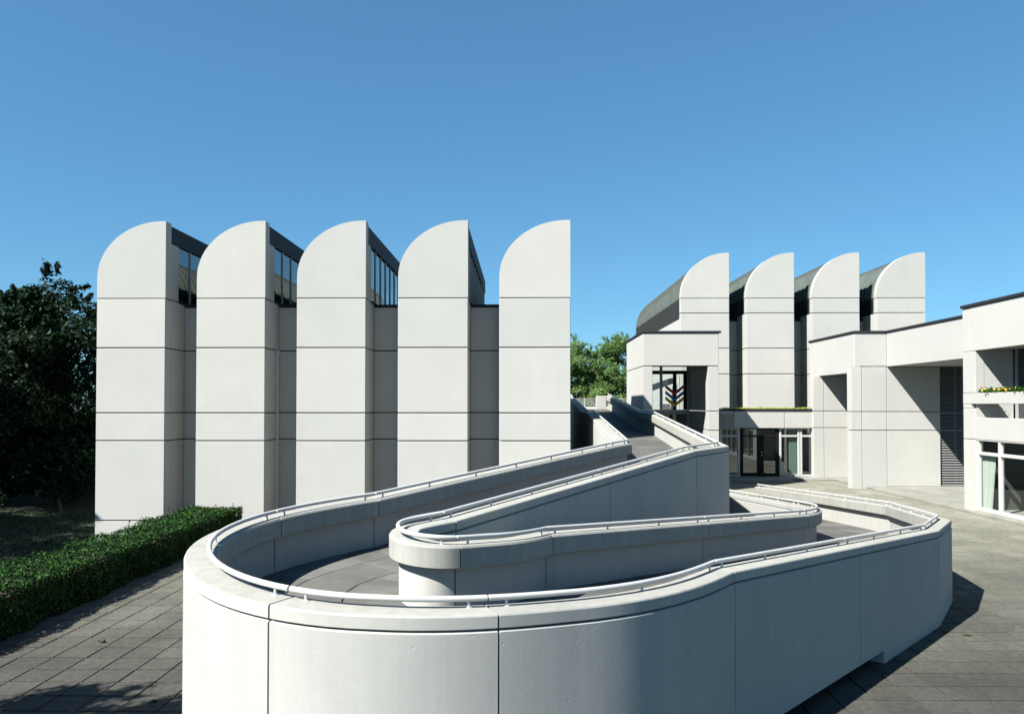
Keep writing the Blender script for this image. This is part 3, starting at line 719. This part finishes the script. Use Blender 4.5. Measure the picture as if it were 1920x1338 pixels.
# ================================================================ THE RAMP
def build_ramp():
    T = .365
    P = empty('zigzag_ramp', (1.0, 12.0, 0), 'winding white concrete pedestrian ramp with parapets, rising to a bridge', 'ramp')
    def sweep(name, mat, path, nrm, prof, i0, i1, parent, gap=.010, bottom=None, smooth=True, out=()):
        """prof: list of (u outward, v) with v relative to the parapet top; v None = bottom"""
        pts = [list(path[i][:3]) for i in range(i0, i1 + 1)]; nn = [nrm[i] for i in range(i0, i1 + 1)]
        def pull(a, b):
            d = math.dist(a[:2], b[:2]); t = gap / d; return [a[k] + (b[k] - a[k]) * t for k in range(3)]
        e0, e1 = pull(pts[0], pts[1]), pull(pts[-1], pts[-2]); pts[0], pts[-1] = e0, e1
        V = []; k = len(prof)
        for j, (p, n) in enumerate(zip(pts, nn)):
            zt = H - p[2]
            for u, v in prof:
                z = zt + v if v is not None else (bottom(i0 + j) if bottom else -.04)
                V.append((p[0] + n[0] * u, p[1] + n[1] * u, z))
        F = [(a * k + b, a * k + (b + 1) % k, (a + 1) * k + (b + 1) % k, (a + 1) * k + b) for a in range(len(pts) - 1) for b in range(k)]
        F += [tuple(range(k)), tuple(range((len(pts) - 1) * k, len(pts) * k))]
        m = MB().add(V, F); m.m = [1 if (q < len(F) - 2 and q % k in out) else 0 for q in range(len(F))]
        return m.build(name, mat, parent, smooth=smooth, ang=17)
    beam = [(.018, -.005), (.05, 0), (T - .02, 0), (T - .006, -.005), (T, -.018), (T, -.118), (T - .008, -.125), (T - .05, -.125), (T - .05, -.20), (T - .12, -.255), (.10, -.27), (.012, -.27), (0, -.26), (0, -.03)]
    wall = [(.12, -.283), (T - .07, -.283), (T - .07, -.143), (T - .012, -.143), (T + .004, -.155), (T + .004, None), (.12, None)]
    core = [(.15, -.04), (T - .055, -.04), (T - .055, None), (.15, None)]
    for path, nrm, outer in ((EO, NO, True), (EI, NI, False)):
        js = [i for i, p in enumerate(path) if p[3]]
        nseg = len(js) - 1
        # the front wall hangs clear of the ground left of its foot
        iA = js[0]
        def bot(i):
            return -.04
        legs = None
        if outer:
            a = next(i for i, p in enumerate(path) if abs(p[0] - 7.66) < 1e-6); b = next(i for i, p in enumerate(path) if abs(p[0] - K1[0]) < 1e-6)
            def bot(i, a=a, b=b): return .21 if a + 4 <= i <= b + 12 else -.04
        for s in range(nseg):
            i0, i1 = js[s], js[s + 1]
            if outer and i0 == a:                         # split at the foot: wall to the ground, then hanging
                f = a + 3
                wl = sweep('parapet_wall', 'ramp_wall', path, nrm, wall, i0, i1, P, bottom=lambda i: .21)
                sweep('foot', 'ramp_wall', path, nrm, [(.09, .0), (T + .003, .0), (T + .003, None), (.09, None)] if 0 else [(.13, -1.40), (T + .003, -1.40), (T + .003, None), (.13, None)], a, f, P, bottom=lambda i: -.04)
                cr = sweep('joint_core', 'filler', path, nrm, core, i0, i1, P, gap=-.02, bottom=lambda i: .24)
            else:
                sweep('parapet_wall', 'ramp_wall', path, nrm, wall, i0, i1, P, bottom=bot)
                cr = sweep('joint_core', 'filler', path, nrm, core, i0, i1, P, gap=-.02, bottom=lambda i: max(bot(i), -.03) + .03)
            bm = sweep('coping_beam', ['ramp_beam', 'ramp_wall'], path, nrm, beam, i0, i1, P, out=(3, 4, 5, 6))
            # handrail along the ramp side of the coping
            pts = []
            for i in range(i0, i1 + 1):
                p, n = path[i], nrm[i]; pts.append(Vector((p[0] + n[0] * .11, p[1] + n[1] * .11, H - p[2] + .082)))
            pts[0] = pts[0].lerp(pts[1], min(.4, .012 / (pts[1] - pts[0]).length)); pts[-1] = pts[-1].lerp(pts[-2], min(.4, .012 / (pts[-2] - pts[-1]).length))
            rl = MB().tube(pts, .028, 12).build('handrail', 'white_paint', P, smooth=True)
            L = [0]
            for q in range(1, len(pts)): L.append(L[-1] + (pts[q] - pts[q - 1]).length)
            tot = L[-1]; n = max(1, round(tot / (2.2 if len(pts) > 10 else 1.25))); ds = [.17] + [tot * k / n for k in range(1, n)] + [tot - .17] if tot > .6 else [tot / 2]
            for d in ds:
                q = max(k for k in range(len(L)) if L[k] <= d + 1e-9); q = min(q, len(pts) - 2)
                c = pts[q].lerp(pts[q + 1], (d - L[q]) / (L[q + 1] - L[q]))
                MB().tube([(c.x, c.y, c.z - .09), (c.x, c.y, c.z - .079), (c.x, c.y, c.z - .075), (c.x, c.y, c.z - .02)], [.030, .030, .014, .014], 8).build('rail_post', 'white_paint', rl, smooth=True)
    # deck, cut in slabs
    dk = MB()
    def deckpt(so, si, k, n, c):
        a = so[k]; b = si[k]; return [a[j] + (b[j] - a[j]) * c for j in range(3)]
    def resample(seg0, seg, n):
        pts = [np.array(seg0[:3])] + [np.array(p[:3]) for p in seg]; L = [0]
        for i in range(1, len(pts)): L.append(L[-1] + np.linalg.norm(pts[i][:2] - pts[i - 1][:2]))
        out = []
        for k in range(n + 1):
            d = L[-1] * k / n; i = min(max(q for q in range(len(L)) if L[q] <= d + 1e-9), len(pts) - 2)
            t = (d - L[i]) / (L[i + 1] - L[i]); out.append(list(pts[i] + (pts[i + 1] - pts[i]) * t))
        return out
    def widen(segs, path, nrm):
        k = 0; out = []; pt = [[p[0] + n[0] * .2, p[1] + n[1] * .2, p[2]] for p, n in zip(path, nrm)]
        for sg in segs: out.append(pt[k + 1:k + 1 + len(sg)]); k += len(sg)
        return pt[0], out
    so0, DO = widen(SEGS_O, EO, NO); si0, DI = widen(SEGS_I, EI, NI); quads = []
    for so, si, n in zip(DO, DI, (11, 5, 3, 8, 18, 9, 2, 10, 3, 12)):
        a = resample(so0, so, n); b = resample(si0, si, n)
        for k in range(n):
            for c in range(3):
                quads.append([deckpt(a, b, k, n, c / 3), deckpt(a, b, k, n, (c + 1) / 3), deckpt(a, b, k + 1, n, (c + 1) / 3), deckpt(a, b, k + 1, n, c / 3)])
        so0, si0 = so[-1], si[-1]
    for q in quads: dk.add([(p[0], p[1], H - p[2] - .78 - .03) for p in q] + [(p[0], p[1], H - p[2] - .78 - .25) for p in q], [(0, 1, 2, 3), (7, 6, 5, 4), (0, 4, 5, 1), (1, 5, 6, 2), (2, 6, 7, 3), (3, 7, 4, 0)])
    deck = dk.build('deck', 'mortar', P)
    for q in quads:
        cx = [sum(p[j] for p in q) / 4 for j in range(3)]; m = MB()
        def sh(p, d, z):
            v = np.array(p[:2]) - np.array(cx[:2]); L = np.linalg.norm(v); v = v * (1 - d / L); return (cx[0] + v[0], cx[1] + v[1], H - p[2] - .78 + z)
        V = [sh(p, .010, -.035) for p in q] + [sh(p, .010, -.006) for p in q] + [sh(p, .018, 0) for p in q]
        m.add(V, [(8, 9, 10, 11)] + [(k + a_, k + (a_ + 1) % 4, k + 4 + (a_ + 1) % 4, k + 4 + a_) for k in (0, 4) for a_ in range(4)])
        m.build('deck_slab', 'deck', deck)
    # end pillar of the bridge parapet
    bx('end_pillar', 'ramp_wall', P, 4.2, 4.75, 44.02, 44.6, 2.6, H + .55, .02)
build_ramp()

# ================================================================ terrace fence beyond the bridge
def far_terrace():
    Y = 52.0
    t = bx('terrace_wall', 'panel', None, 0.5, 9.0, Y - .2, Y + .2, -.6, Z_(762, Y, 1110), .02, label='low white terrace wall beyond the end of the bridge', cat='wall')
    F = empty('terrace_railing', (4.5, Y, Z_(762, Y, 1110)), 'grey metal railing on the terrace wall below the bright trees', 'railing')
    zb, zt = Z_(762, Y, 1110), Z_(746.5, Y, 1110)
    for k in range(4):
        z = zb + (zt - zb) * (k + 1) / 4; bx('rail', 'grey_metal', F, .6, 8.8, Y - .03, Y + .03, z - .045, z, 0)
    for k in range(8): x = .7 + k * 1.15; bx('post', 'grey_metal', F, x - .04, x + .04, Y - .028, Y + .032, zb + .001, zt + .03, 0)
    bx('terrace', 'stone', None, -2, 12, 44.3, Y - .21, 2.9, H - .22 + .55 - .8, .0, label='raised terrace at the upper end of the bridge', cat='terrace')
far_terrace()

def park_railing():
    F = empty('park_railing', (-31, 60, -.6), 'thin dark park railing in front of pale water seen below the left trees', 'railing')
    for z in (.0, .45): MB().tube([(-40, 60, z), (-20, 60, z)], .035, 6).build('rail', 'dark_metal', F)
    for k in range(11): MB().tube([(-40 + 2 * k, 60, -.6), (-40 + 2 * k, 60, .55)], .04, 6).build('post', 'dark_metal', F)
    o = MB().add([(-70, 63, -.55), (-12, 63, -.55), (-12, 90, -.55), (-70, 90, -.55)], [(0, 1, 2, 3)]).build('canal_water', 'water'); tag(o, kind='structure', label='pale strip of canal water behind the left trees')
park_railing()

# ================================================================ vegetation
def hedge():
    x0, x1, y0, y1, z0, z1 = -11.0, -9.30, 8.0, 25.6, -.05, .84
    Hh = empty('clipped_hedge', ((x0 + x1) / 2, (y0 + y1) / 2, 0), 'long clipped dark green hedge running to the five towers', 'hedge')
    MB().box(x0 + .16, x1 - .16, y0 + .16, y1 - .16, z0, z1 - .16).build('inner_branches', 'soil', Hh)
    def noise3(p): return .07 * np.sin(p[:, 1] * 2.1 + p[:, 0] * 3) + .05 * np.sin(p[:, 1] * 5.3 + p[:, 2] * 4) + .03 * np.sin(p[:, 1] * 11)
    P_ = []; N_ = []
    def face(n, fx, nr):
        u, v = rng.uniform(0, 1, n), rng.uniform(0, 1, n); p = fx(u, v); q = np.tile(np.array(nr, float), (n, 1))
        d = .7 * noise3(p) + rng.normal(0, .035, n) - .03; P_.append(p + q * d[:, None]); N_.append(q * 1.3 + rng.normal(0, .65, (n, 3)))
    o = np.ones
    face(42000, lambda u, v: np.stack([x0 + (x1 - x0) * u, y0 + (y1 - y0) * v, z1 * o(len(u))], 1), (0, 0, 1))
    face(34000, lambda u, v: np.stack([x1 * o(len(u)), y0 + (y1 - y0) * v, z0 + (z1 - z0) * u], 1), (1, 0, 0))
    face(6000, lambda u, v: np.stack([x0 * o(len(u)), y0 + (y1 - y0) * v, z0 + (z1 - z0) * u], 1), (-1, 0, 0))
    face(2500, lambda u, v: np.stack([x0 + (x1 - x0) * u, y1 * o(len(u)), z0 + (z1 - z0) * v], 1), (0, 1, 0))
    face(2500, lambda u, v: np.stack([x0 + (x1 - x0) * u, y0 * o(len(u)), z0 + (z1 - z0) * v], 1), (0, -1, 0))
    # stray shoots
    sp = np.stack([rng.uniform(x0, x1, 70), rng.uniform(y0, y1, 70), np.full(70, z1)], 1)
    for s in sp:
        k = 9; h = rng.uniform(.05, .22); P_.append(s + np.stack([rng.normal(0, .02, k), rng.normal(0, .02, k), np.linspace(0, h, k)], 1)); N_.append(rng.normal(0, 1, (k, 3)))
    P_ = np.concatenate(P_); N_ = np.concatenate(N_)
    leaves('foliage', 'leaf_hedge', P_, N_, .062, Hh, rng.uniform(0, 1, len(P_)) ** 2.2)
hedge()

def tree(name, base, height, crown, clumps, leaves_n, lsize, mat, label, group=None, trunk=.25, cr=(.7, 1.3), seed=0, spread=1.0):
    """crown: (cx, cy, cz, rx, ry, rz)"""
    rs = np.random.default_rng(seed)
    Tn = empty(name, base, label, 'tree', group)
    cx, cy, cz, rx, ry, rz = crown
    m = MB(); top = Vector((cx, cy, cz + rz * .3)); b = Vector(base)
    ax = [b, b.lerp(top, .3) + Vector((rs.normal(0, .12), rs.normal(0, .12), 0)), b.lerp(top, .65) + Vector((rs.normal(0, .2), rs.normal(0, .2), 0)), top]
    m.tube(ax, [trunk, trunk * .8, trunk * .5, trunk * .15], 8)
    C = []
    while len(C) < clumps:
        q = rs.uniform(-1, 1, 3); r = np.linalg.norm(q)
        if r > 1 or r < .35: continue
        if q[2] < -.85: continue
        C.append(np.array([cx + q[0] * rx, cy + q[1] * ry, cz + q[2] * rz]))
    C = np.array(C)
    for c in C[::2]:
        t = rs.uniform(.3, .85); s = ax[0].lerp(ax[3], t); e = Vector(c); mid = s.lerp(e, .5) + Vector((0, 0, rs.uniform(.0, .5)))
        m.tube([s, mid, e], [trunk * .28, trunk * .16, trunk * .05], 5, cap=False)
    m.build('trunk', 'bark', Tn, smooth=True)
    per = leaves_n // clumps; PP = []; NN = []; TT = []
    for c in C:
        r = rs.uniform(*cr); d = rs.normal(0, 1, (per, 3)); d /= np.linalg.norm(d, axis=1, keepdims=True); rad = rs.uniform(.25, 1, per) ** .6
        p = c + d * (rad * r)[:, None] * np.array([1, 1, .62]); PP.append(p)
        NN.append(d * .6 + np.array([0, 0, .7]) + rs.normal(0, .6, (per, 3))); TT.append(np.clip(rs.normal(rs.uniform(.25, .75), .2, per), 0, 1))
        k = max(4, per // 14); a = rs.normal(0, 1, (6, 3)); a[:, 2] = np.abs(a[:, 2]); a /= np.linalg.norm(a, axis=1, keepdims=True)     # outward sprays
        for v in a:
            t = rs.uniform(.8, 1.5 if mat == 'leaf_bright' else 1.15, k); PP.append(c + v * (t * r)[:, None] + rs.normal(0, .06, (k, 3))); NN.append(rs.normal(0, 1, (k, 3)) + np.array([0, 0, .6])); TT.append(rs.uniform(0, 1, k))
    leaves('crown', mat, np.concatenate(PP), np.concatenate(NN), lsize, Tn, np.concatenate(TT))
    return Tn
gl = 'dark broadleaf trees left of the towers'
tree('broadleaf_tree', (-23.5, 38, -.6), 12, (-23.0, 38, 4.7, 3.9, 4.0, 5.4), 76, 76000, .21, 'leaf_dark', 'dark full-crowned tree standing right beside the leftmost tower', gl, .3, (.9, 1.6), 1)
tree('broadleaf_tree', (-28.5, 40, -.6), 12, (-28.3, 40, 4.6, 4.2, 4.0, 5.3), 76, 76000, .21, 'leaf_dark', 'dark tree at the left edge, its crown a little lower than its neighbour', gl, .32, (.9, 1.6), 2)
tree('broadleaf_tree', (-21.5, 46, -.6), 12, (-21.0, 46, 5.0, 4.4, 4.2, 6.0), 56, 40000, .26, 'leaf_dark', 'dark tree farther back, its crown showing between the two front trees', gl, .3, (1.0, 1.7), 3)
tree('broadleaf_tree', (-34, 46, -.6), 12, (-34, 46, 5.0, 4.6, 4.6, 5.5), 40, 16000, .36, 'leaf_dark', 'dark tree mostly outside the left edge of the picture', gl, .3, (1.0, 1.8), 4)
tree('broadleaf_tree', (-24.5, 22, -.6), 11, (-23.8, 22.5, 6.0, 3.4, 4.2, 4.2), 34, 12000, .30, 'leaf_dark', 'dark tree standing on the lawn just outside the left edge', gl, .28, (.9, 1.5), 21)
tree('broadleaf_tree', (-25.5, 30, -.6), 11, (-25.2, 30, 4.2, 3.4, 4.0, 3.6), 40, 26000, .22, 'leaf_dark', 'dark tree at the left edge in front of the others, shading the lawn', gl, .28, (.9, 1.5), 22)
for k, (x, y, r, lb) in enumerate([(-17.5, 41, 1.5, 'dark shrub against the left flank of the tower building'), (-21, 35, 1.2, 'dark shrub at the foot of the tree beside the leftmost tower'),
                                   (-27, 45, 1.8, 'dark shrub between the trunks near the left edge'), (-22, 54, 2.6, 'large dark shrub far behind the left trees'), (-25.5, 35.5, 1.7, 'dark rounded shrub in front of the trunks'), (-30, 36.5, 1.8, 'dark rounded shrub at the left edge')]):
    tree('shrub', (x, y, -.6), 2.4, (x, y, .7 + r * .3, r * 1.5, r * 1.3, r), 18, 7000, .18, 'leaf_dark', lb, 'shrubs under the left trees', .08, (.5, .9), 40 + k)
gr = 'bright trees beyond the bridge'
tree('maple_tree', (4.6, 64, -.6), 10, (4.6, 64, 5.6, 2.6, 2.6, 4.2), 56, 44000, .14, 'leaf_bright', 'bright green tree just right of the last tall tower', gr, .2, (.5, .95), 5)
tree('maple_tree', (8.2, 61, -.6), 10, (7.8, 61, 5.2, 2.5, 2.8, 4.6), 66, 52000, .14, 'leaf_bright', 'taller feathery bright green tree beside the porch block', gr, .2, (.5, .95), 6)
tree('maple_tree', (6.4, 70, -.6), 10, (5.6, 70, 4.5, 3.6, 3.0, 3.4), 40, 26000, .18, 'leaf_bright', 'bright green tree filling the gap behind the other two', gr, .2, (.7, 1.2), 8)
# tree beside the court, outside the frame: its branches throw the shadow in the lower left
tree('broadleaf_tree', (-13.0, 4.6, -.6), 9, (-11.4, 6.0, 6.1, 2.5, 1.5, 1.4), 22, 8000, .14, 'leaf_dark', 'tree left of the court whose branches shade the paving at lower left', None, .2, (.4, .8), 9)

def lawn_grass():
    n = 26000; x = rng.uniform(-24, -10.6, n); y = rng.uniform(14, 34, n)
    pos = np.stack([x, y, -.60 + rng.uniform(.02, .10, n)], 1)
    leaves('grass_blades', 'leaf_dark', pos, rng.normal(size=(n, 3)) * np.array([1, 1, .25]), .16, aspect=.12, kind='stuff', label='grass blades of the lawn between hedge and trees', cat='grass')
lawn_grass()
def weeds():
    for i, (px, py) in enumerate(((1815, 1191), (194, 1204), (288, 1316))):
        r = _fw + _rt * (px - 960) / FPX + _up * (PY - py) / FPX; r = r * (-H / r[2]); n = 26
        pos = np.stack([r[0] + rng.normal(0, .03, n), r[1] + rng.normal(0, .02, n), np.abs(rng.normal(.012, .012, n))], 1)
        lb = ['weed tuft in the paving right of the ramp', 'weed tuft in the paving near the hedge shadow', 'weed tuft in the paving nearest the camera by the curved wall', 'weed tuft in the paving where hedge and ramp come close', 'weed tuft in the paving near the left edge'][i]
        leaves('weed_tuft', 'leaf_hedge', pos, rng.normal(size=(n, 3)) + np.array([0, 0, .5]), .045, label='small green ' + lb, cat='weed', group='weeds in the paving joints')
weeds()
